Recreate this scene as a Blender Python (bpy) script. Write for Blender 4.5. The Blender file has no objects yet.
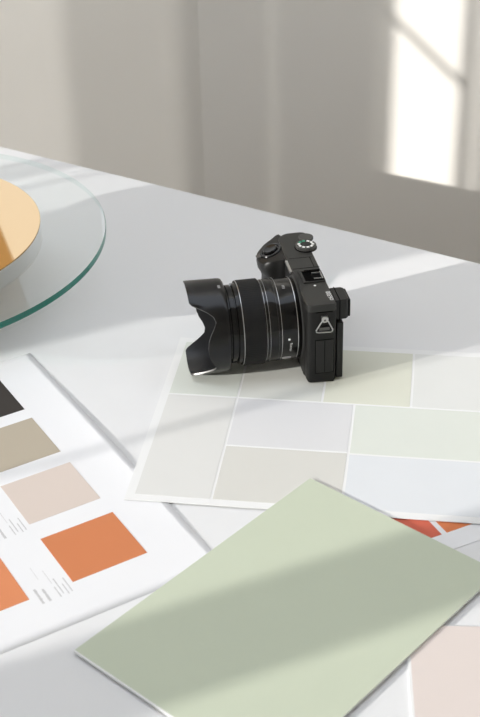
import bpy, bmesh, math, random
from mathutils import Vector, Matrix
random.seed(7)
PI = math.pi
S = 0.001                                   # the scene is written in millimetres
scn = bpy.context.scene
COL = scn.collection

# ------------------------------------------------------------------ camera
H = 545.27; TH = 0.55095; RO = -0.027197
fw = Vector((0, math.cos(TH), -math.sin(TH))); rt = Vector((1, 0, 0)); up = rt.cross(fw)
r2 = math.cos(RO) * rt + math.sin(RO) * up
u2 = -math.sin(RO) * rt + math.cos(RO) * up
cd = bpy.data.cameras.new('camera_view'); cam = bpy.data.objects.new('camera_view', cd); COL.objects.link(cam)
cam.matrix_world = Matrix(((r2.x, u2.x, -fw.x, 0), (r2.y, u2.y, -fw.y, 0), (r2.z, u2.z, -fw.z, H * S), (0, 0, 0, 1)))
cd.sensor_fit = 'VERTICAL'; cd.sensor_height = 36; cd.lens = 1342.5 / 717 * 36
cd.clip_start = 0.02; cd.clip_end = 60
cd.dof.use_dof = True; cd.dof.focus_distance = 0.985; cd.dof.aperture_fstop = 67.4 / 4.5
scn.camera = cam

# ------------------------------------------------------------------ world, sun, exposure
w = bpy.data.worlds.new('sky'); scn.world = w; w.use_nodes = True
nt = w.node_tree; nt.nodes.clear()
bgn = nt.nodes.new('ShaderNodeBackground'); wo = nt.nodes.new('ShaderNodeOutputWorld')
tc = nt.nodes.new('ShaderNodeTexCoord'); sx = nt.nodes.new('ShaderNodeSeparateXYZ'); rp = nt.nodes.new('ShaderNodeValToRGB')
nt.links.new(tc.outputs['Generated'], sx.inputs[0]); nt.links.new(sx.outputs['Z'], rp.inputs[0])
rp.color_ramp.elements[0].position = 0.0; rp.color_ramp.elements[0].color = (0.90, 0.93, 0.97, 1)
rp.color_ramp.elements[1].position = 0.8; rp.color_ramp.elements[1].color = (0.83, 0.89, 0.99, 1)
nt.links.new(rp.outputs[0], bgn.inputs[0]); nt.links.new(bgn.outputs[0], wo.inputs[0])
bgn.inputs[1].default_value = 2.2
AZ = math.radians(23.5); EL = math.radians(15.2)
sd = Vector((math.cos(AZ) * math.cos(EL), math.sin(AZ) * math.cos(EL), -math.sin(EL)))   # the way the light travels
sl = bpy.data.lights.new('sun', 'SUN'); so = bpy.data.objects.new('sun', sl); COL.objects.link(so)
so.rotation_euler = (-sd).to_track_quat('Z', 'Y').to_euler(); so.location = (-3, -1, 2)
sl.energy = 4.7; sl.angle = math.radians(0.4); sl.color = (1.0, 0.97, 0.93)
scn.view_settings.view_transform = 'Standard'; scn.view_settings.look = 'None'
scn.view_settings.exposure = 0.0; scn.view_settings.gamma = 1.0; scn.view_settings.use_curve_mapping = False

# ------------------------------------------------------------------ helpers
def lin(c):
    return tuple((x / 255 / 12.92) if x / 255 <= 0.04045 else ((x / 255 + 0.055) / 1.055) ** 2.4 for x in c) + (1,)

def mat(name, col, rough=0.5, metal=0.0, noise=0.0, nscale=60.0, bump=0.0, bscale=900.0, coat=0.0, spec=0.5, tint=None):
    m = bpy.data.materials.new(name); m.use_nodes = True
    n = m.node_tree; p = n.nodes['Principled BSDF']
    p.inputs['Roughness'].default_value = rough; p.inputs['Metallic'].default_value = metal
    p.inputs['Coat Weight'].default_value = coat; p.inputs['Specular IOR Level'].default_value = spec
    p.inputs['Base Color'].default_value = col
    t = n.nodes.new('ShaderNodeTexCoord')
    nz = n.nodes.new('ShaderNodeTexNoise'); nz.inputs['Scale'].default_value = nscale; nz.inputs['Detail'].default_value = 3
    n.links.new(t.outputs['Object'], nz.inputs['Vector'])
    mx = n.nodes.new('ShaderNodeMix'); mx.data_type = 'RGBA'
    mx.inputs[6].default_value = col
    c2 = tint if tint else tuple(c * (1 - noise) for c in col[:3]) + (1,)
    mx.inputs[7].default_value = c2
    n.links.new(nz.outputs['Fac'], mx.inputs[0]); n.links.new(mx.outputs[2], p.inputs['Base Color'])
    if bump:
        b = n.nodes.new('ShaderNodeBump'); nb = n.nodes.new('ShaderNodeTexNoise')
        nb.inputs['Scale'].default_value = bscale; nb.inputs['Detail'].default_value = 2
        n.links.new(t.outputs['Object'], nb.inputs['Vector']); n.links.new(nb.outputs['Fac'], b.inputs['Height'])
        b.inputs['Strength'].default_value = bump; b.inputs['Distance'].default_value = 0.0003
        n.links.new(b.outputs[0], p.inputs['Normal'])
    return m

M = {}
M['desk'] = mat('white_laminate', (0.74, 0.745, 0.75, 1), 0.42, noise=0.02, nscale=8, spec=0.3)
M['edge'] = mat('laminate_edge', (0.66, 0.665, 0.67, 1), 0.5, noise=0.03)
M['wall'] = mat('wall_paint', (0.865, 0.84, 0.785, 1), 0.9, noise=0.05, nscale=3, bump=0.1, bscale=300)
M['frame'] = mat('white_frame_paint', (0.75, 0.75, 0.74, 1), 0.5, noise=0.03)
M['floor'] = mat('floor_boards', (0.32, 0.25, 0.18, 1), 0.6, noise=0.25, nscale=6)
M['metal_leg'] = mat('white_metal', (0.7, 0.7, 0.7, 1), 0.4, metal=0.2, noise=0.02)
M['paper'] = mat('white_paper', (0.80, 0.805, 0.82, 1), 0.65, noise=0.015, nscale=15, spec=0.25)
M['board'] = mat('white_card', (0.79, 0.795, 0.79, 1), 0.6, noise=0.015, nscale=15, spec=0.25)
M['ink'] = mat('grey_ink', (0.58, 0.58, 0.59, 1), 0.7, noise=0.2, nscale=400)
M['ink_light'] = mat('pale_grey_ink', (0.70, 0.70, 0.71, 1), 0.7, noise=0.2, nscale=400)
M['cambody'] = mat('camera_black', (0.0075, 0.0075, 0.007, 1), 0.42, noise=0.25, nscale=120, bump=0.15, bscale=2500, spec=0.35)
M['camtop'] = mat('camera_top_black', (0.020, 0.020, 0.018, 1), 0.40, noise=0.1, nscale=80, bump=0.08, bscale=3000, spec=0.4)
M['leather'] = mat('grip_rubber', (0.007, 0.007, 0.0065, 1), 0.5, noise=0.35, nscale=500, bump=0.6, bscale=1500, spec=0.3)
M['rubber'] = mat('ribbed_rubber', (0.004, 0.004, 0.004, 1), 0.6, noise=0.2, nscale=200, spec=0.25)
M['lens'] = mat('lens_black', (0.003, 0.003, 0.0032, 1), 0.13, noise=0.1, nscale=100, coat=0.0, spec=0.38)
M['hood'] = mat('hood_black', (0.004, 0.004, 0.0045, 1), 0.22, noise=0.15, nscale=100, coat=0.0, spec=0.4)
M['hood_in'] = mat('hood_matt_inside', (0.018, 0.0185, 0.02, 1), 0.35, noise=0.15, nscale=100)
M['silver'] = mat('silver', (0.62, 0.62, 0.62, 1), 0.28, metal=1.0, noise=0.1)
M['gunmetal'] = mat('gunmetal', (0.12, 0.12, 0.115, 1), 0.35, metal=0.8, noise=0.2)
M['white'] = mat('white_print', (0.78, 0.78, 0.76, 1), 0.5, noise=0.02)
M['grey'] = mat('grey_print', (0.42, 0.42, 0.42, 1), 0.5, noise=0.02)
M['greenp'] = mat('green_print', (0.05, 0.33, 0.20, 1), 0.5, noise=0.02)
M['dark'] = mat('recess_black', (0.002, 0.002, 0.002, 1), 0.8, noise=0.02, spec=0.05)
M['glassel'] = mat('lens_glass', (0.01, 0.012, 0.02, 1), 0.03, coat=1.0, noise=0.1)
M['gold'] = mat('gold_mirror', (0.99, 0.73, 0.44, 1), 0.04, metal=1.0, noise=0.03, nscale=6)
M['gold_edge'] = mat('gold_edge', (0.45, 0.27, 0.10, 1), 0.25, metal=1.0, noise=0.1)

def glass_mat(name, tint, gl):
    m = bpy.data.materials.new(name); m.use_nodes = True; n = m.node_tree; n.nodes.clear()
    o = n.nodes.new('ShaderNodeOutputMaterial'); tr = n.nodes.new('ShaderNodeBsdfTransparent'); g = n.nodes.new('ShaderNodeBsdfGlossy')
    # a thin pane: Schlick's curve, the same from both sides (gl is the reflectance head on)
    lw = n.nodes.new('ShaderNodeLayerWeight'); lw.inputs['Blend'].default_value = 0.5
    pw = n.nodes.new('ShaderNodeMath'); pw.operation = 'POWER'; pw.inputs[1].default_value = 5.0
    f = n.nodes.new('ShaderNodeMath'); f.operation = 'MULTIPLY_ADD'; f.inputs[1].default_value = 1 - gl if gl else 0.0; f.inputs[2].default_value = gl
    n.links.new(lw.outputs['Facing'], pw.inputs[0]); n.links.new(pw.outputs[0], f.inputs[0])
    mx = n.nodes.new('ShaderNodeMixShader'); tr.inputs[0].default_value = tint; g.inputs['Roughness'].default_value = 0.01
    n.links.new(f.outputs[0], mx.inputs[0]); n.links.new(tr.outputs[0], mx.inputs[1]); n.links.new(g.outputs[0], mx.inputs[2])
    n.links.new(mx.outputs[0], o.inputs[0]); return m
M['glass'] = glass_mat('clear_glass', (0.975, 0.99, 0.986, 1), 0.07)

M['glass_under'] = glass_mat('clear_glass_underside', (0.99, 0.995, 0.99, 1), 0.0)
def rim_mat():
    m = bpy.data.materials.new('green_glass_edge'); m.use_nodes = True; n = m.node_tree
    p = n.nodes['Principled BSDF']; p.inputs['Base Color'].default_value = (0.006, 0.16, 0.115, 1)
    p.inputs['Roughness'].default_value = 0.15
    tr = n.nodes.new('ShaderNodeBsdfTransparent'); tr.inputs[0].default_value = (0.12, 0.5, 0.42, 1)
    mx = n.nodes.new('ShaderNodeMixShader'); mx.inputs[0].default_value = 0.8
    n.links.new(tr.outputs[0], mx.inputs[1]); n.links.new(p.outputs[0], mx.inputs[2])
    # where the ring is seen from inside, through the plate, only its faint tint is left
    ge = n.nodes.new('ShaderNodeNewGeometry'); t2 = n.nodes.new('ShaderNodeBsdfTransparent'); t2.inputs[0].default_value = (0.88, 0.94, 0.925, 1)
    m2 = n.nodes.new('ShaderNodeMixShader'); n.links.new(ge.outputs['Backfacing'], m2.inputs[0])
    n.links.new(mx.outputs[0], m2.inputs[1]); n.links.new(t2.outputs[0], m2.inputs[2])
    n.links.new(m2.outputs[0], n.nodes['Material Output'].inputs[0]); return m
M['rim'] = rim_mat()

def sheer(name, t):
    m = bpy.data.materials.new(name); m.use_nodes = True; n = m.node_tree
    p = n.nodes['Principled BSDF']; p.inputs['Base Color'].default_value = (0.75, 0.74, 0.72, 1); p.inputs['Roughness'].default_value = 0.9
    tr = n.nodes.new('ShaderNodeBsdfTransparent'); mx = n.nodes.new('ShaderNodeMixShader'); mx.inputs[0].default_value = t
    n.links.new(p.outputs[0], mx.inputs[1]); n.links.new(tr.outputs[0], mx.inputs[2])
    n.links.new(mx.outputs[0], n.nodes['Material Output'].inputs[0]); return m

def tag(o, label=None, cat=None, group=None, kind=None):
    if label: o['label'] = label
    if cat: o['category'] = cat
    if group: o['group'] = group
    if kind: o['kind'] = kind
    return o

def mesh(name, verts, faces, m, parent=None, smooth=False, bevel=0, seg=2, ang=40):
    me = bpy.data.meshes.new(name)
    me.from_pydata([(v[0] * S, v[1] * S, v[2] * S) for v in verts], [], faces); me.update()
    b = bmesh.new(); b.from_mesh(me)
    if len(faces) > 1: bmesh.ops.recalc_face_normals(b, faces=b.faces)
    b.to_mesh(me); b.free()
    for mm in (m if isinstance(m, (list, tuple)) else [m]): me.materials.append(mm)
    o = bpy.data.objects.new(name, me); COL.objects.link(o)
    if parent: o.parent = parent
    if smooth:
        for p in me.polygons: p.use_smooth = True
        me.set_sharp_from_angle(angle=math.radians(32))
    if bevel:
        md = o.modifiers.new('bevel', 'BEVEL'); md.width = bevel * S; md.segments = seg; md.limit_method = 'ANGLE'; md.angle_limit = math.radians(ang)
        for p in me.polygons: p.use_smooth = True
        md.harden_normals = True
    return o

def empty(name, loc, rz=0):
    o = bpy.data.objects.new(name, None); COL.objects.link(o); o.empty_display_size = 0.02
    o.location = (loc[0] * S, loc[1] * S, loc[2] * S); o.rotation_euler = (0, 0, rz); return o

def prism(pts, z0, z1):
    """pts: outline (x, y); z1 may be a function of (x, y)"""
    n = len(pts); zt = z1 if callable(z1) else (lambda x, y: z1)
    v = [(x, y, z0) for x, y in pts] + [(x, y, zt(x, y)) for x, y in pts]
    f = [tuple(range(n))[::-1], tuple(range(n, 2 * n))] + [(i, (i + 1) % n, n + (i + 1) % n, n + i) for i in range(n)]
    return v, f

def box(x0, x1, y0, y1, z0, z1):
    return prism([(x0, y0), (x1, y0), (x1, y1), (x0, y1)], z0, z1)

def join(*vf):
    V, Fc = [], []
    for v, f in vf:
        k = len(V); V += list(v); Fc += [tuple(i + k for i in q) for q in f]
    return V, Fc

def arc(cx, cy, r, a0, a1, n=6):
    return [(cx + r * math.cos(math.radians(a0 + (a1 - a0) * i / n)), cy + r * math.sin(math.radians(a0 + (a1 - a0) * i / n))) for i in range(n + 1)]

def loft(rings, cap=True):
    n = len(rings[0]); V = [p for r in rings for p in r]; Fc = []
    for k in range(len(rings) - 1):
        for i in range(n):
            j = (i + 1) % n; Fc.append((k * n + i, k * n + j, (k + 1) * n + j, (k + 1) * n + i))
    if cap:
        Fc.append(tuple(range(n))[::-1]); Fc.append(tuple(range((len(rings) - 1) * n, len(rings) * n)))
    return V, Fc

def lathe(prof, n=96, cap=False):
    """prof of (r, z)"""
    rings = [[(r * math.cos(2 * PI * i / n), r * math.sin(2 * PI * i / n), z) for i in range(n)] for r, z in prof]
    return loft(rings, cap)

def tube(path, r, n=8):
    rings = []
    P = [Vector(p) for p in path]
    for i, p in enumerate(P):
        t = (P[min(i + 1, len(P) - 1)] - P[max(i - 1, 0)]).normalized()
        a = t.cross(Vector((0.31, 0.17, 0.94))).normalized(); b = t.cross(a)
        rings.append([tuple(p + a * r * math.cos(2 * PI * k / n) + b * r * math.sin(2 * PI * k / n)) for k in range(n)])
    return loft(rings, True)

# ------------------------------------------------------------------ room
Z0 = -740.0
def struct(name, vf, m, parent=None, bevel=0):
    o = mesh(name, vf[0], vf[1], m, parent, bevel=bevel)
    if not parent: o['kind'] = 'structure'
    return o
# the corner of the room, from the lines of the photograph
K = (-40.6, 1645.9); wd = (math.cos(math.radians(-26.1)), math.sin(math.radians(-26.1))); wn = (-wd[1], wd[0])
def wpt(t, d): return (K[0] + wd[0] * t + wn[0] * d, K[1] + wd[1] * t + wn[1] * d)
struct('floor', prism([(-2100, -1640), (2200, -1640), (2200, 2600), (-2100, 2600)], Z0 - 40, Z0), M['floor'])
struct('wall_back', prism([K, wpt(2380, 0), wpt(2380, 120), wpt(0, 133)], Z0, 1900), M['wall'])
struct('wall_front', box(-2120, 2220, -1640, -1500, Z0, 1900), M['wall'])
struct('ceiling', box(-2120, 2220, -1640, 500, 1900, 2000), M['wall'])
struct('wall_right', box(2100, 2220, -1500, 560, Z0, 1900), M['wall'])
# left part of the back wall, with an unseen window added for the gold mirror
lw = struct('wall_left', join(box(-2000, -40.6, 1645.9, 1760, Z0, 190), box(-2000, -1750, 1645.9, 1760, 190, 1500),
                              box(-130, -40.6, 1645.9, 1760, 190, 1500), box(-2000, -40.6, 1645.9, 1760, 1500, 1900)), M['wall'])
wf = struct('added_window_1', join(box(-1750, -130, 1660, 1700, 190, 230), box(-1750, -130, 1660, 1700, 1460, 1500),
                             box(-1750, -1700, 1660, 1700, 230, 1460), box(-180, -130, 1660, 1700, 230, 1460),
                             box(-1010, -960, 1660, 1700, 230, 1460)), M['frame'])
def added_blind_mat():
    m = bpy.data.materials.new('added_blind_cloth'); m.use_nodes = True; n = m.node_tree
    p = n.nodes['Principled BSDF']; p.inputs['Base Color'].default_value = (0.5, 0.49, 0.47, 1); p.inputs['Roughness'].default_value = 0.9
    t = n.nodes.new('ShaderNodeBsdfTranslucent'); t.inputs[0].default_value = (0.80, 0.79, 0.77, 1)
    mx = n.nodes.new('ShaderNodeMixShader'); mx.inputs[0].default_value = 0.88
    n.links.new(p.outputs[0], mx.inputs[1]); n.links.new(t.outputs[0], mx.inputs[2]); n.links.new(mx.outputs[0], n.nodes['Material Output'].inputs[0]); return m
struct('added_blind', box(-1690, -185, 1675, 1676, 230, 1460), added_blind_mat(), wf)  # unseen blind added so the gold disc reflects an even bright field
_cq = [(-1690, 232), (-363, 232), (-303, 462), (-268, 620), (-230, 1460), (-1690, 1460)]
struct('added_drape', ([(x, 1650, z) for x, z in _cq] + [(x, 1656, z) for x, z in _cq],
       [(0, 1, 2, 3, 4, 5), (6, 7, 8, 9, 10, 11)] + [(k, (k + 1) % 6, 6 + (k + 1) % 6, 6 + k) for k in range(6)]), mat('added_drape_ochre', (0.62, 0.42, 0.20, 1), 0.9, noise=0.1), wf)  # unseen drape added, its slanted edge mirrored as the gold disc's dark wedge
# the window wall on the left, through which the sun comes
XW = -2000
sill, head = 250, 1500
ww = struct('wall_window_side', join(box(XW - 120, XW, -1500, 1645.9, Z0, sill), box(XW - 120, XW, -1500, 1645.9, head, 1900),
        box(XW - 120, XW, -1500, -1150, sill, head), box(XW - 120, XW, 1100, 1645.9, sill, head), box(XW - 120, XW, 115.6 + 5, 316, sill, head)), M['wall'])
def yb(y0, y1, z0=sill, z1=head, d=10): return box(XW - d, XW, y0, y1, z0, z1)
struct('window_2', join(yb(-1150, -1110), yb(-327, -250), yb(115.6, 122), yb(-1150, 170, head - 40, head), yb(-1150, 170, sill, sill + 30), yb(-58, -55.6)), M['frame'])
bar0, bar1 = Vector((XW - 5, 610, 731)), Vector((XW - 5, 506, 665))
struct('window_3', join(yb(316, 368), yb(497, 507), yb(1090, 1100), yb(372, 1100, head - 40, head), yb(372, 1100, sill, sill + 30), yb(437, 440)), M['frame'])
struct('shadow_bar_1', tube([bar0, bar1], 4.2), M['frame'])  # unseen slanted bar, added to cast the diagonal shadow across the wall patch
def curtain(name, y0, y1, t, z0=sill, z1=head, lab=''):
    n = max(4, int((y1 - y0) / 6)); V = []; Fc = []
    for i in range(n + 1):
        y = y0 + (y1 - y0) * i / n; x = XW + 14 + 4 * math.sin(i * 1.3)
        V += [(x, y, z0), (x, y, z1)]
    for i in range(n): Fc.append((2 * i, 2 * i + 2, 2 * i + 3, 2 * i + 1))
    return mesh(name, V, Fc, t, smooth=True)
cr = empty('added_curtain', (0, 0, 0))  # added panels out of view, each passing a set share of sun
tag(cr, 'unseen curtain panels added to shape the soft light on the wall', 'curtain')
def cpan(y0, y1, t):
    o = curtain('added_curtain_panel', y0, y1, sheer('added_curtain_cloth', t)); o.parent = cr
cpan(585, 606, 0.07); cpan(472, 498, 0.14); cpan(606, 710, 0.0); cpan(710, 722, 0.06); cpan(722, 815, 0.0); cpan(815, 872, 0.2); cpan(872, 1095, 0.5)

# ------------------------------------------------------------------ desk
E0 = Vector((-242.7, 1326.2)); dE = Vector((449.6, -288.9)).normalized(); nE = Vector((dE.y, -dE.x))
de = empty('white_desk', (E0.x, E0.y, Z0))
de.rotation_euler = (0, 0, math.atan2(dE.y, dE.x))
tag(de, 'white laminate desk with papers, camera and glass stand on it', 'desk')
mesh('desk_top', *box(-90, 1000, -880, 0, 715, 740), M['desk'], de, bevel=1.5)
for x in (-50, 940):
    for y in (-820, -60):
        mesh('leg', *box(x - 22, x + 22, y - 22, y + 22, 0, 715), M['metal_leg'], de, bevel=2)
mesh('apron', *join(box(-28, 918, -70, -50, 660, 715)), M['metal_leg'], de)

# ------------------------------------------------------------------ swatch sheet, left (lifted along its right edge)
def sheet_mesh(name, W, L, m, parent, zf, t=0.25, nx=24, ny=40):
    V = []; Fc = []
    xs = [-W * (1 - (1 - i / nx) ** 1) for i in range(nx + 1)]; ys = [L * j / ny for j in range(ny + 1)]
    for k in (0, 1):
        for x in xs:
            for y in ys: V.append((x, y, zf(x, y) + t * k))
    n = (nx + 1) * (ny + 1); idx = lambda k, i, j: k * n + i * (ny + 1) + j
    for i in range(nx):
        for j in range(ny):
            for k in (0, 1): Fc.append((idx(k, i, j), idx(k, i + 1, j), idx(k, i + 1, j + 1), idx(k, i, j + 1)))
    for i in range(nx): 
        for j in (0, ny): Fc.append((idx(0, i, j), idx(0, i + 1, j), idx(1, i + 1, j), idx(1, i, j)))
    for j in range(ny):
        for i in (0, nx): Fc.append((idx(0, i, j), idx(0, i, j + 1), idx(1, i, j + 1), idx(1, i, j)))
    o = mesh(name, V, Fc, m, parent)
    for p in o.data.polygons: p.use_smooth = abs(p.normal.z) > 0.5
    return o
sang = math.radians(30.3)
sh = empty('swatch_sheet', (-13.7, 645, 0.02), sang)
tag(sh, 'large white printed sheet with black, tan, pink and orange colour squares, left of the camera', 'paper')
def lift(x, y):
    k = max(0.0, 1 + x / 26.0)
    return 1.08 * k * k * max(0.0, math.sin(PI * min(1, max(0, y / 300.0)))) ** 1.9
sheet_mesh('sheet_paper', 210, 300, M['paper'], sh, lift, nx=42)
def swatch(parent, x0, x1, y0, y1, c, z, lab=None, th=0.12):
    m = mat('swatch_ink', lin(c), 0.6, noise=0.015, nscale=40, spec=0.2)
    o = mesh('swatch', *box(x0, x1, y0, y1, z, z + th), m, parent)
    if lab: o['label'] = lab
    return o
cols = [((203, 127, 85), 34.3, 83.3, 'orange colour square'), ((211, 198, 189), 101, 149.5, 'pale pink colour square'),
        ((178, 168, 151), 164.6, 214.8, 'tan colour square'), ((60, 56, 53), 228, 277, 'black colour square')]
for c, y0, y1, lb in cols: swatch(sh, -87, -35.5, y0, y1, c, 0.25, lb)
for c, y0, y1, lb in [((214, 137, 95), 34, 83, 'light orange colour square at the left edge'), ((206, 200, 190), 101, 149.5, None), ((150, 160, 150), 164.6, 214.8, None), ((120, 112, 104), 228, 277, None)]:
    swatch(sh, -167.5, -116, y0, y1, c, 0.25, lb)
# the small blurred lines of print beside the squares, each line a part of its own
for yb_ in (26, 96, 160):
    for x, a, b, hgt, pale in [(-110, 0, 14, 2.0, 0), (-105.5, 0, 12, 2.0, 0), (-98.5, 0, 10, 0.9, 0), (-96, 2, 17, 0.9, 0), (-93.2, 0, 10, 0.9, 0), (-90.6, 1, 15, 0.9, 0), (-98.5, 14, 28, 0.6, 1), (-104, 22, 34, 0.5, 1)]:
        y = yb_ + a; V = []; Fc = []
        top = [(x - hgt / 2, y)]; bot = [(x + hgt / 2, y)]
        while y < yb_ + b:                  # a ragged ribbon: the letters run together in the blur
            l = random.uniform(0.5, 1.1); k = random.uniform(0.25, 0.5); y += l
            top.append((x - hgt * k, y)); bot.append((x + hgt * random.uniform(0.3, 0.5), y))
        n2 = len(top)
        V = [(p[0], p[1], 0.27) for p in top] + [(p[0], p[1], 0.27) for p in bot]
        Fc = [(i, i + 1, n2 + i + 1, n2 + i) for i in range(n2 - 1)]
        mesh('printed_line', V, Fc, M['ink_light'] if pale else M['ink'], sh)

# ------------------------------------------------------------------ colour board under the camera
BZ = 1.2
def down(p, z):                              # a point of the desk plane moved up the camera's line of sight to height z
    return (p[0] * (1 - z / H), p[1] * (1 - z / H))
b0 = down((-79.65, 713.04), BZ + 0.35)
bd = empty('colour_board', (b0[0], b0[1], BZ), math.radians(-8.9))
tag(bd, 'white board with pale rectangular colour samples, lying under the camera', 'board')
mesh('board_card', *box(0, 297, 0, 211, 0, 0.35), M['board'], bd)
def cl(*a): return a
bsw = [(6, 56.7, 130.2, 204.5, (212, 216, 209), 'pale grey green sample'), (58.4, 119, 130.2, 204.5, (212, 213, 207), 'off-white sample under the lens'),
       (120.8, 183.8, 130.2, 204.5, (214, 215, 201), 'pale khaki sample behind the camera'), (185.6, 246, 130.2, 204.5, (219, 220, 217), None), (247.8, 291, 130.2, 204.5, (217, 217, 213), None),
       (6, 56.7, 6.4, 128.4, (217, 217, 214), 'tall light grey sample at the left'),
       (58.4, 142.8, 69.2, 128.4, (215, 215, 216), 'cool light grey sample'), (144.7, 291, 68.0, 128.4, (215, 219, 211), 'pale green wide sample'),
       (58.4, 142.8, 6.4, 67.4, (210, 209, 203), 'warm beige grey sample'), (144.7, 291, 6.4, 66.2, (218, 221, 224), 'bluish white wide sample')]
for x0, x1, y0, y1, c, lb in bsw: swatch(bd, x0, x1, y0, y1, c, 0.35, lb)

# ------------------------------------------------------------------ green card
gT = down((45.17, 730.6), 2.9); ga = math.atan2(-157.3, -143.9)
gr = empty('green_card', (gT[0], gT[1], 1.6), ga)
tag(gr, 'sage green card with a white core, lying on top in the foreground', 'card')
mesh('card_core', *box(0, 214.5, 0, 148.3, 0, 1.12), M['board'], gr, bevel=0.15)
gm = mat('sage_paint', (0.548, 0.597, 0.470, 1), 0.6, noise=0.03, nscale=25, spec=0.25)
mesh('green_face', *box(0, 213.4, 0.1, 148.2, 1.12, 1.3), gm, gr)

# ------------------------------------------------------------------ pink card
pk = empty('pink_card', (91.9, 583.9, 0.02), math.radians(-4))
tag(pk, 'pale pink card with a white edge, partly under the green card at the lower right', 'card')
mesh('card_core', *box(0, 148, -210, 0, 0, 1.2), M['board'], pk, bevel=0.15)
pm = mat('pink_paint', lin((220, 209, 203)), 0.6, noise=0.03, nscale=25, spec=0.25)
mesh('pink_face', *box(1.8, 147.9, -209.9, -0.1, 1.2, 1.32), pm, pk)

# ------------------------------------------------------------------ small card with red and orange squares
rang = math.radians(25)
rc0 = Vector((128.6, 668.2)) - Vector((math.cos(rang), math.sin(rang))) * 60 - Vector((-math.sin(rang), math.cos(rang))) * 15.5
rd = empty('red_swatch_card', (rc0.x, rc0.y, 0.02), rang)
tag(rd, 'white card with red and orange squares, peeking out between board and green card', 'card')
mesh('card_paper', *box(0, 148, 0, 105, 0, 0.4), M['paper'], rd)
swatch(rd, 6, 56.2, 15.5, 66, (205, 103, 82), 0.4, 'red colour square')
swatch(rd, 60, 110, 15.5, 66, (218, 128, 82), 0.4, 'orange colour square')

# ------------------------------------------------------------------ glass stand and gold mirror disc
GC = (-297.0, 992.0); GR = 189.2
st = empty('glass_stand', (GC[0], GC[1], 0.0))
tag(st, 'round clear glass serving stand with green edge, at the left of the desk', 'stand')
v, f = lathe([(60, 0), (60, 4), (30, 8), (22, 20), (22, 44), (40, 53), (40, 54.8)], 48, True)
mesh('pedestal', v, f, M['white'], st, smooth=True)
N = 160
def ring(r, z): return [(r * math.cos(2 * PI * i / N), r * math.sin(2 * PI * i / N), z) for i in range(N)]
mesh('glass_plate', ring(GR, 60.4) + ring(GR, 55.2), [tuple(range(N))], M['glass'], st)
bpl = mesh('glass_underside', ring(GR, 55.2), [tuple(range(N))], M['glass_under'], st)
v, f = loft([ring(GR, 55.2), ring(GR + .35, 55.6), ring(GR + .35, 60.0), ring(GR, 60.4)], False)
mesh('glass_edge', v, f, M['rim'], st, smooth=True)['label'] = 'green glass edge'
gd = empty('gold_mirror_disc', (-291.5, 987.5, 60.5))
tag(gd, 'round gold mirror disc resting above the glass stand at the left border', 'tray')
v, f = lathe([(45, 0.0), (45, 6.8)], 48, True); mesh('spacer', v, f, M['white'], gd, smooth=True)
v, f = lathe([(131.2, 7.3), (131.4, 7.4), (131.4, 8.4), (131.2, 8.5)], 160, False)
n_ = 160
mesh('disc_rim', v, f, M['gold_edge'], gd, smooth=True)
mesh('bounce_backing', *lathe([(45, 6.8), (130.9, 6.8), (130.9, 7.3)], 120, False), M['white'], gd)  # white backing added to bounce light onto the desk under the disc
mesh('mirror_face', [(131.2 * math.cos(2 * PI * i / n_), 131.2 * math.sin(2 * PI * i / n_), 8.5) for i in range(n_)], [tuple(range(n_))], M['gold'], gd)

# ------------------------------------------------------------------ the camera
CZ = BZ + 0.35 + 0.12
cmx, cmy = down((71.3, 850.4), CZ)
ca = empty('mirrorless_camera', (cmx, cmy, CZ), math.atan2(0.988, -0.153))
tag(ca, 'black mirrorless camera with a large lens and petal hood, standing on the colour board', 'camera')
# local frame: x = v (along the body, away from the viewer), y = u (towards the subject), z up
def sw(vf): return [(p[1], p[0], p[2]) for p in vf[0]], [q[::-1] for q in vf[1]]     # (u, v, z) -> (x, y, z)
def outline(g=0.0, far_bulge=True):
    P = []
    P += arc(1.5, 1.5, 1.5 - min(g, 1.2), 180, 270, 3)                       # near, back corner
    P += arc(17.5, 4, 4 - g, 270, 360, 6)                        # near, front corner
    P += arc(10.5, 109.5, 11 - g, 0, 90, 8)                      # far, front corner
    P += arc(3.0, 115, 5.5 - g, 90, 180, 6)
    P += [(-3.2 + g, 104), (-2.6 + g, 99), (0 + g, 90)]
    return [(u, v * 0.998) for u, v in P]
bo = outline()
rings = []
for z, g in [(0, 2.5), (0.8, 1.0), (3, 0.0), (61.5, 0.0)]: rings.append([(u, v, z) for u, v in outline(g)])
mesh('camera_body', *sw(loft(rings)), M['leather'], ca, smooth=True)
rings = []
for z, g in [(61.6, 0.0), (66.5, 0.0), (67, 0.5)]: rings.append([(u, v, z) for u, v in outline(g)])
mesh('top_plate', *sw(loft(rings)), M['camtop'], ca, smooth=True)
tag(ca.children[-1], 'dark grey top plate')
# front plate round the mount
mesh('mount_plate', *sw(join(prism([(21.0, 6), (22.4, 10), (22.4, 84), (21.0, 88)], 3, 66))), M['cambody'], ca, bevel=0.4)
# seams on the top plate
mesh('top_seam', *sw(join(box(-0.3, 20.5, 58.6, 59.3, 66.95, 67.08), box(2, 20.3, 76, 76.5, 66.95, 67.06), box(3.5, 4.0, 59, 76, 66.95, 67.06))), M['dark'], ca)
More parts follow.
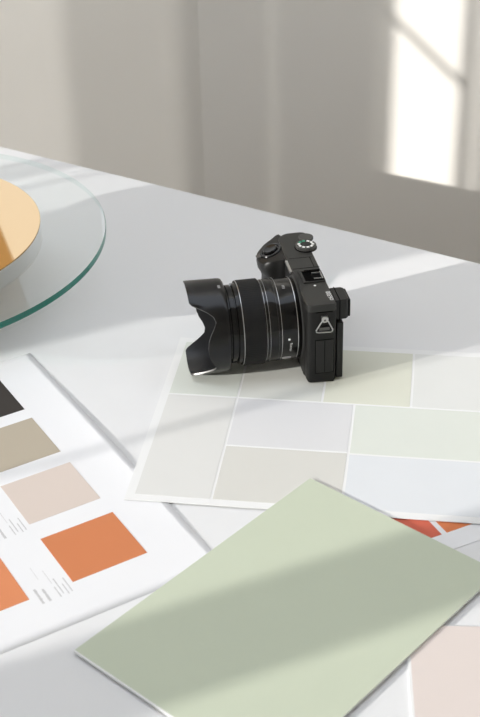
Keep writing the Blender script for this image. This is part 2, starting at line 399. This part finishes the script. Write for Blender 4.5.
# grip
gp = [(20, 82), (28, 82.5), (35, 86), (39, 92), (40.5, 100), (39, 108), (34, 115), (27, 119), (18, 120)]
def smooth_closed(P, n=4):
    out = []; L = len(P)
    for i in range(L):
        p0, p1, p2, p3 = [Vector(P[(i + k) % L]) for k in (-1, 0, 1, 2)]
        for s in range(n):
            t = s / n
            out.append(tuple(0.5 * ((2 * p1) + (-p0 + p2) * t + (2 * p0 - 5 * p1 + 4 * p2 - p3) * t * t + (-p0 + 3 * p1 - 3 * p2 + p3) * t ** 3)))
    return out
gp = smooth_closed(gp)
rings = []
def gtop(u): return 66.0 - max(0, u - 20) * 0.40
for z, sc in [(1.5, 0.86), (4, 0.92), (14, 0.92), (30, 0.84), (42, 0.83), (47, 0.90), (50, 0.99), (54, 1.02)]:
    rings.append([(20 + (u - 20) * sc, 101 + (v - 101) * (0.94 + 0.06 * sc), z) for u, v in gp])
rings.append([(20 + (u - 20) * 1.02, v, min(58.5, gtop(u) - 0.8)) for u, v in gp])
rings.append([(20 + (u - 20) * 0.97, 101 + (v - 101) * .97, gtop(20 + (u - 20) * .97) ) for u, v in gp])
rings.append([(20 + (u - 20) * 0.80, 101 + (v - 101) * .82, gtop(20 + (u - 20) * .80) + 0.5) for u, v in gp])
mesh('grip', *sw(loft(rings)), M['cambody'], ca, smooth=True)
# shutter button and its switch ring, on the sloping top of the grip
def placed(vf, c, tilt):
    ct, s_ = math.cos(tilt), math.sin(tilt); out = []
    for (a, b, z) in vf[0]:        # a along u, b along v ; tilt about v so that the top looks forward
        u = a * ct + z * s_; zz = -a * s_ + z * ct
        out.append((c[0] + u, c[1] + b, c[2] + zz))
    return out, vf[1]
tl = math.atan(0.40)
sr = mesh('power_switch', *sw(placed(lathe([(9.6, -1), (9.6, 0.6), (9.0, 1.3), (7.2, 1.3), (6.6, 0.5)], 40, True), (29.5, 101, gtop(29.5) + .3), tl)), M['lens'], ca, smooth=True)
mesh('switch_lever', *sw(placed(prism([(7, -4), (12.2, -2.6), (12.6, 1.4), (7, 3)], -0.8, 1.2), (29.5, 101, gtop(29.5) + .3), tl)), M['gunmetal'], ca, bevel=0.3)
mesh('shutter_button', *sw(placed(lathe([(5.9, 0), (5.9, 2.1), (5.2, 2.7), (3, 2.5), (0.5, 2.4)], 32, True), (29.5, 101, gtop(29.5) + .3), tl)), M['lens'], ca, smooth=True)
# mode dial
dc = (3.2, 92.5)
def ribbed(r0, r1, z0, z1, n=60):
    ra = [(r * math.cos(2 * PI * i / n), r * math.sin(2 * PI * i / n)) for i in range(n) for r in [r1 if i % 2 else r0]]
    return prism(ra, z0, z1)
mesh('dial_seat', *sw(placed(lathe([(8.8, 0), (8.8, 0.5), (8.3, 0.7)], 40, True), (dc[0], dc[1], 66.8), 0)), M['dark'], ca, smooth=True)
q = ribbed(7.9, 8.3, 0.6, 3.0); md_ = mesh('mode_dial', *sw(placed(q, (dc[0], dc[1], 66.8), 0)), M['gunmetal'], ca, bevel=0.15)
mesh('dial_face', *sw(placed(lathe([(7.0, 3.0), (6.9, 3.25), (0.5, 3.25)], 40, True), (dc[0], dc[1], 66.8), 0)), M['cambody'], md_, smooth=True)
for i in range(10):
    a = 2 * PI * i / 10 + .2; c_, s_ = math.cos(a), math.sin(a)
    hw = 1.15
    q = [(4.4 * c_ - hw * s_, 4.4 * s_ + hw * c_), (4.4 * c_ + hw * s_, 4.4 * s_ - hw * c_), (6.5 * c_ + hw * s_, 6.5 * s_ - hw * c_), (6.5 * c_ - hw * s_, 6.5 * s_ + hw * c_)]
    g = prism([(dc[0] + x, dc[1] + y) for x, y in q][::-1], 70.05, 70.14)
    mesh('dial_mark', *sw(g), M['greenp'] if i in (1, 2) else M['white'], md_)
q = placed(ribbed(5.6, 6.0, 0, 2.2, 44), (-0.2, 109.0, 66.0), 0)
mesh('control_dial', *sw(q), M['gunmetal'], ca, bevel=0.12)
# hot shoe
hs = mesh('hot_shoe', *sw(join(box(0.6, 16.4, 34.6, 36.4, 66.6, 68.0), box(0.6, 16.4, 52.6, 54.2, 66.6, 68.0), box(15.2, 17.2, 34.6, 54.2, 66.6, 67.8))), M['camtop'], ca, bevel=0.2)
mesh('shoe_recess', *sw(box(0.0, 15.2, 36.4, 52.6, 66.7, 67.12)), M['dark'], hs)
mesh('shoe_rail', *sw(join(box(1.2, 13.2, 36.0, 37.8, 68.0, 68.5), box(1.2, 13.2, 51.2, 53.0, 68.0, 68.5))), M['dark'], hs, bevel=0.15)
mesh('shoe_spring', *sw(join(box(2.5, 8, 39.6, 40.5, 67.1, 67.8), box(2.5, 8, 48.6, 49.4, 67.1, 67.8), box(1.0, 1.8, 38, 51, 67.1, 67.7))), M['silver'], hs)
mesh('film_plane_mark', *sw(placed(lathe([(0.95, 0), (0.95, 0.12)], 16, True), (9.6, 30.2, 67.0), 0)), M['white'], ca)
# model number on the top plate (reads from behind the camera)
def text_verts(s, size):
    cu = bpy.data.curves.new('t', 'FONT'); cu.body = s; cu.size = size * S; cu.extrude = 0
    cu.space_character = 1.05; cu.resolution_u = 3
    o = bpy.data.objects.new('t', cu); COL.objects.link(o)
    dg = bpy.context.evaluated_depsgraph_get(); me = bpy.data.meshes.new_from_object(o.evaluated_get(dg))
    V = [(v.co.x / S, v.co.y / S) for v in me.vertices]; Fc = [tuple(p.vertices) for p in me.polygons]
    bpy.data.objects.remove(o); bpy.data.curves.remove(cu); bpy.data.meshes.remove(me)
    return V, Fc
def text_obj(name, s, size, fn, m, parent):
    V, Fc = text_verts(s, size)
    me = bpy.data.meshes.new(name); me.from_pydata([tuple(c * S for c in fn(*p)) for p in V], [], Fc); me.materials.append(m)
    o = bpy.data.objects.new(name, me); COL.objects.link(o); o.parent = parent; return o
text_obj('model_number', 'α6300', 4.9, lambda x, y: (5.8 + x, 0.7 + y, 67.12), M['white'], ca)
mesh('front_highlight', *sw(box(21.4, 23.4, 56, 75, 64.8, 66.6)), M['silver'], ca, bevel=0.2)['label'] = 'thin silver strip for the highlight beside the grip'  # silver strip standing in for a highlight on the front plate
# viewfinder eyepiece
ey = mesh('eyepiece', *sw(loft([[(u, v, z) for u, v in [(-0.0, 5.0), (-8.6, 5.0), (-10.6, 7.0), (-10.6, 23.5), (-8.6, 25.5), (0.0, 25.5)]] for z in (50.5, 66.6)])), M['cambody'], ca, bevel=0.9, seg=3)
mesh('eyecup', *sw(box(-12.0, -10.2, 6.6, 24.0, 51.5, 65.6)), M['rubber'], ey, bevel=0.6)
mesh('eyepiece_seam', *sw(box(-3.9, -3.3, 4.8, 25.7, 50.3, 66.8)), M['dark'], ey)
# tilting screen
sc = mesh('rear_screen', *sw(box(-6.2, -1.0, 3.0, 84, 1.6, 49.0)), M['cambody'], ca, bevel=0.8, seg=2)
mesh('screen_glass', *sw(box(-6.35, -6.1, 8, 78, 5, 46)), M['glassel'], sc)
mesh('screen_hinge', *sw(box(-1.4, 0.3, 8, 78, 4, 46)), M['dark'], ca)
# end face: door, seam, strap lug
pd_ = mesh('port_door', *sw(box(2.0, 15.2, -0.35, 0.6, 9.5, 37.5)), M['cambody'], ca, bevel=0.3)
mesh('door_seam', *sw(join(box(8.4, 8.8, -0.42, 0.0, 10, 37))), M['dark'], pd_)
mesh('door_outline', *sw(join(box(1.5, 15.7, -0.05, 0.4, 9.0, 38.0))), M['dark'], ca)
mesh('end_plate', *sw(box(3, 15.4, -0.25, 0.5, 60.8, 61.4)), M['dark'], ca)
lugc = (9.0, -0.2, 55.5)
lug = mesh('strap_lug', *sw(join(prism([(6.6, -1.8), (11.4, -1.8), (11.4, 0.4), (6.6, 0.4)], 52.5, 58.8))), M['gunmetal'], ca, bevel=0.8)
mesh('lug_eye', *sw(tube([(9 + 1.9 * math.cos(a), -2.0, 56.0 + 1.9 * math.sin(a)) for a in [PI * 2 * i / 16 for i in range(17)]], 0.75)), M['silver'], lug, smooth=True)
tri = [(9.0, -2.4, 57.2), (11.6, -2.6, 54.5), (15.6, -2.4, 47.6), (15.4, -2.3, 46.2), (13.8, -2.2, 45.6), (4.6, -2.2, 45.2), (3.4, -2.3, 45.9), (3.2, -2.4, 47.2), (6.6, -2.6, 54.3), (9.0, -2.4, 57.2)]
mesh('strap_ring', *sw(tube(tri, 0.5)), M['silver'], ca, smooth=True)
mesh('ring_guard', *sw(prism([(5.4, -1.9), (13.2, -1.9), (13.2, -0.1), (5.4, -0.1)], 46.6, 49.4)), M['gunmetal'], ca, bevel=0.4)

# ------------------------------------------------------------------ the lens (axis along +u)
VC, ZC, U0 = 40.4, 36.0, 20.8
def lens_rings(prof, n=96):
    """prof (r, t); t may be a function of the angle from the top towards the near side"""
    rings = []
    for r, t in prof:
        rr = []
        for i in range(n):
            a = 2 * PI * i / n
            tt = t(a) if callable(t) else t
            rr.append((U0 + tt, VC - r * math.sin(a), ZC + r * math.cos(a)))
        rings.append(rr)
    return rings
def lpart(name, prof, m, parent, n=96, cap=True):
    return mesh(name, *sw(loft(lens_rings(prof, n), cap)), m, parent, smooth=True)
lb = lpart('lens_barrel', [(29.5, 1.2), (30.2, 2.2), (30.6, 4.4), (31.0, 5.6), (31.1, 6.0), (31.1, 17.2), (31.3, 17.6), (31.3, 25.6), (31.1, 26.0), (31.1, 29.2), (30.8, 46), (30.4, 47.5), (30.4, 49.0), (28.2, 49.4), (28.2, 50.2), (29.6, 50.6), (29.6, 53.6), (28.0, 54), (28.0, 55.6), (30, 56.2), (30, 58)], M['lens'], ca)
for r, t, wd_ in [(31.25, 5.2, 0.42), (31.4, 17.3, 0.32), (31.38, 19.6, 0.15), (31.38, 26.0, 0.22), (31.3, 28.3, 0.22)]:
    lpart('silver_ring', [(r - 0.5, t), (r + 0.08, t + 0.05), (r + 0.08, t + wd_), (r - 0.5, t + wd_ + 0.05)], M['silver'] if t < 6 else M['gunmetal'] if t in (19.6,) else M['silver'], lb, cap=False)
# ribbed focus ring
rg = []
nn = 200
for r, t in [(31.2, 29.2), (32.3, 29.6), (32.3, 45.6), (31.6, 46.2), (30.5, 46.3)]:
    rg.append([(U0 + t, VC - (r + (0.08 if (i % 2 and 29.3 < t < 46) else 0)) * math.sin(2 * PI * i / nn), ZC + (r + (0.08 if (i % 2 and 29.3 < t < 46) else 0)) * math.cos(2 * PI * i / nn)) for i in range(nn)])
mesh('focus_ring', *sw(loft(rg, False)), M['rubber'], lb)
lpart('silver_ring', [(31.8, 45.4), (32.45, 45.6), (32.35, 45.95), (31.8, 46.0)], M['silver'], lb, cap=False)
lpart('lens_mount', [(33.0, 0.6), (33.0, 1.2), (31.4, 1.8), (30.4, 2.2)], M['gunmetal'], ca)
lpart('mount_collar', [(34.6, 0.2), (34.6, 1.0), (33.2, 1.5), (31, 1.6)], M['cambody'], ca)
# white dot, script and badge on the near side
def on_barrel(t, phi, r=31.35):
    a = math.radians(phi); return (VC - r * math.sin(a), U0 + t, ZC + r * math.cos(a))
Vd = []; 
for i in range(16):
    a = 2 * PI * i / 16; Vd.append(on_barrel(12.4 + 0.95 * math.cos(a), 91 + math.degrees(0.95 / 31 * math.sin(a)), 31.2))
mesh('mount_index_dot', Vd, [tuple(range(16))], M['white'], lb)
text_obj('lens_script', 'Sonnar', 3.0, lambda x, y: on_barrel(11.6 - y * 0.9 + 1.6 - 1.4, 97 + math.degrees(x / 31), 31.22), M['white'], lb)
bq = [on_barrel(t, p, 31.25) for t, p in [(9.6, 127), (9.6, 134), (9.6, 138), (16.4, 138), (16.4, 133), (16.4, 127)]]
mesh('lens_badge', bq, [(0, 1, 4, 5), (1, 2, 3, 4)], M['grey'], lb)

# small focal mark near the top
for k_ in range(3):
    mesh('barrel_mark', [on_barrel(11.0 + a_, 9 + b_ + k_ * 2.6, 31.25) for a_, b_ in [(0, 0), (2.0, 0), (2.0, 0.9), (0, 0.9)]], [(0, 1, 2, 3)], M['grey'], lb)
# front element
lpart('front_ring', [(30, 56.0), (30.2, 58), (28.8, 58.4), (26, 57.0), (22, 55.5)], M['hood_in'], lb)
lpart('front_glass', [(22, 55.4), (20, 56.6), (15, 57.8), (8, 58.5), (0.5, 58.8)], M['glassel'], lb)
# petal hood
key = [(0, 84.3), (29, 84.0), (33, 82.2), (38, 77.5), (44, 71.8), (50, 67.6), (57, 66.2), (64, 68.2), (72, 71), (81, 72.8), (90, 73.3), (99, 72.8), (107, 71.2), (115, 68.6), (122, 67.2), (128, 68.2), (134, 72.5), (141, 78.8), (146, 83), (149.5, 84.6), (180, 85)]
def hood_t(a):
    d = math.degrees(a) % 360
    if d > 180: d = 360 - d
    for (p, v0), (q_, v1) in zip(key, key[1:]):
        if p <= d <= q_:
            k = (d - p) / (q_ - p); return v0 + (v1 - v0) * k
    return key[-1][1]
n = 240
prof_out = [(30.6, 55.2), (33.0, 55.5), (34.6, 56.4), (35.2, 57.6), (35.35, 60)]
outer = lens_rings(prof_out, n)
for k in (0.35, 0.7, 0.97): outer.append(lens_rings([(35.35 + 0.45 * k, lambda a, k=k: 60 + (hood_t(a) - 60) * k)], n)[0])
edge = lens_rings([(35.6, hood_t)], n); edge_in = lens_rings([(34.4, hood_t)], n)
hd = mesh('lens_hood', *sw(loft(outer + edge, False)), M['hood'], ca, smooth=True)
mesh('hood_edge', *sw(loft(edge + edge_in, False)), M['silver' if False else 'gunmetal'], hd)
inn = edge_in + [lens_rings([(34.2, lambda a, k=k: 58.6 + (hood_t(a) - 58.6) * k)], n)[0] for k in (0.7, 0.35, 0.0)] + lens_rings([(30, 58.0)], n)
mesh('hood_lining', *sw(loft(inn, False)), M['hood_in'], hd, smooth=True)
for k_ in range(3):
    mesh('hood_mark', [on_barrel(59.0 + a_, 5 + b_ + k_ * 2.2, 35.6) for a_, b_ in [(0, 0), (2.0, 0), (2.0, 0.9), (0, 0.9)]], [(0, 1, 2, 3)], M['grey'], hd)
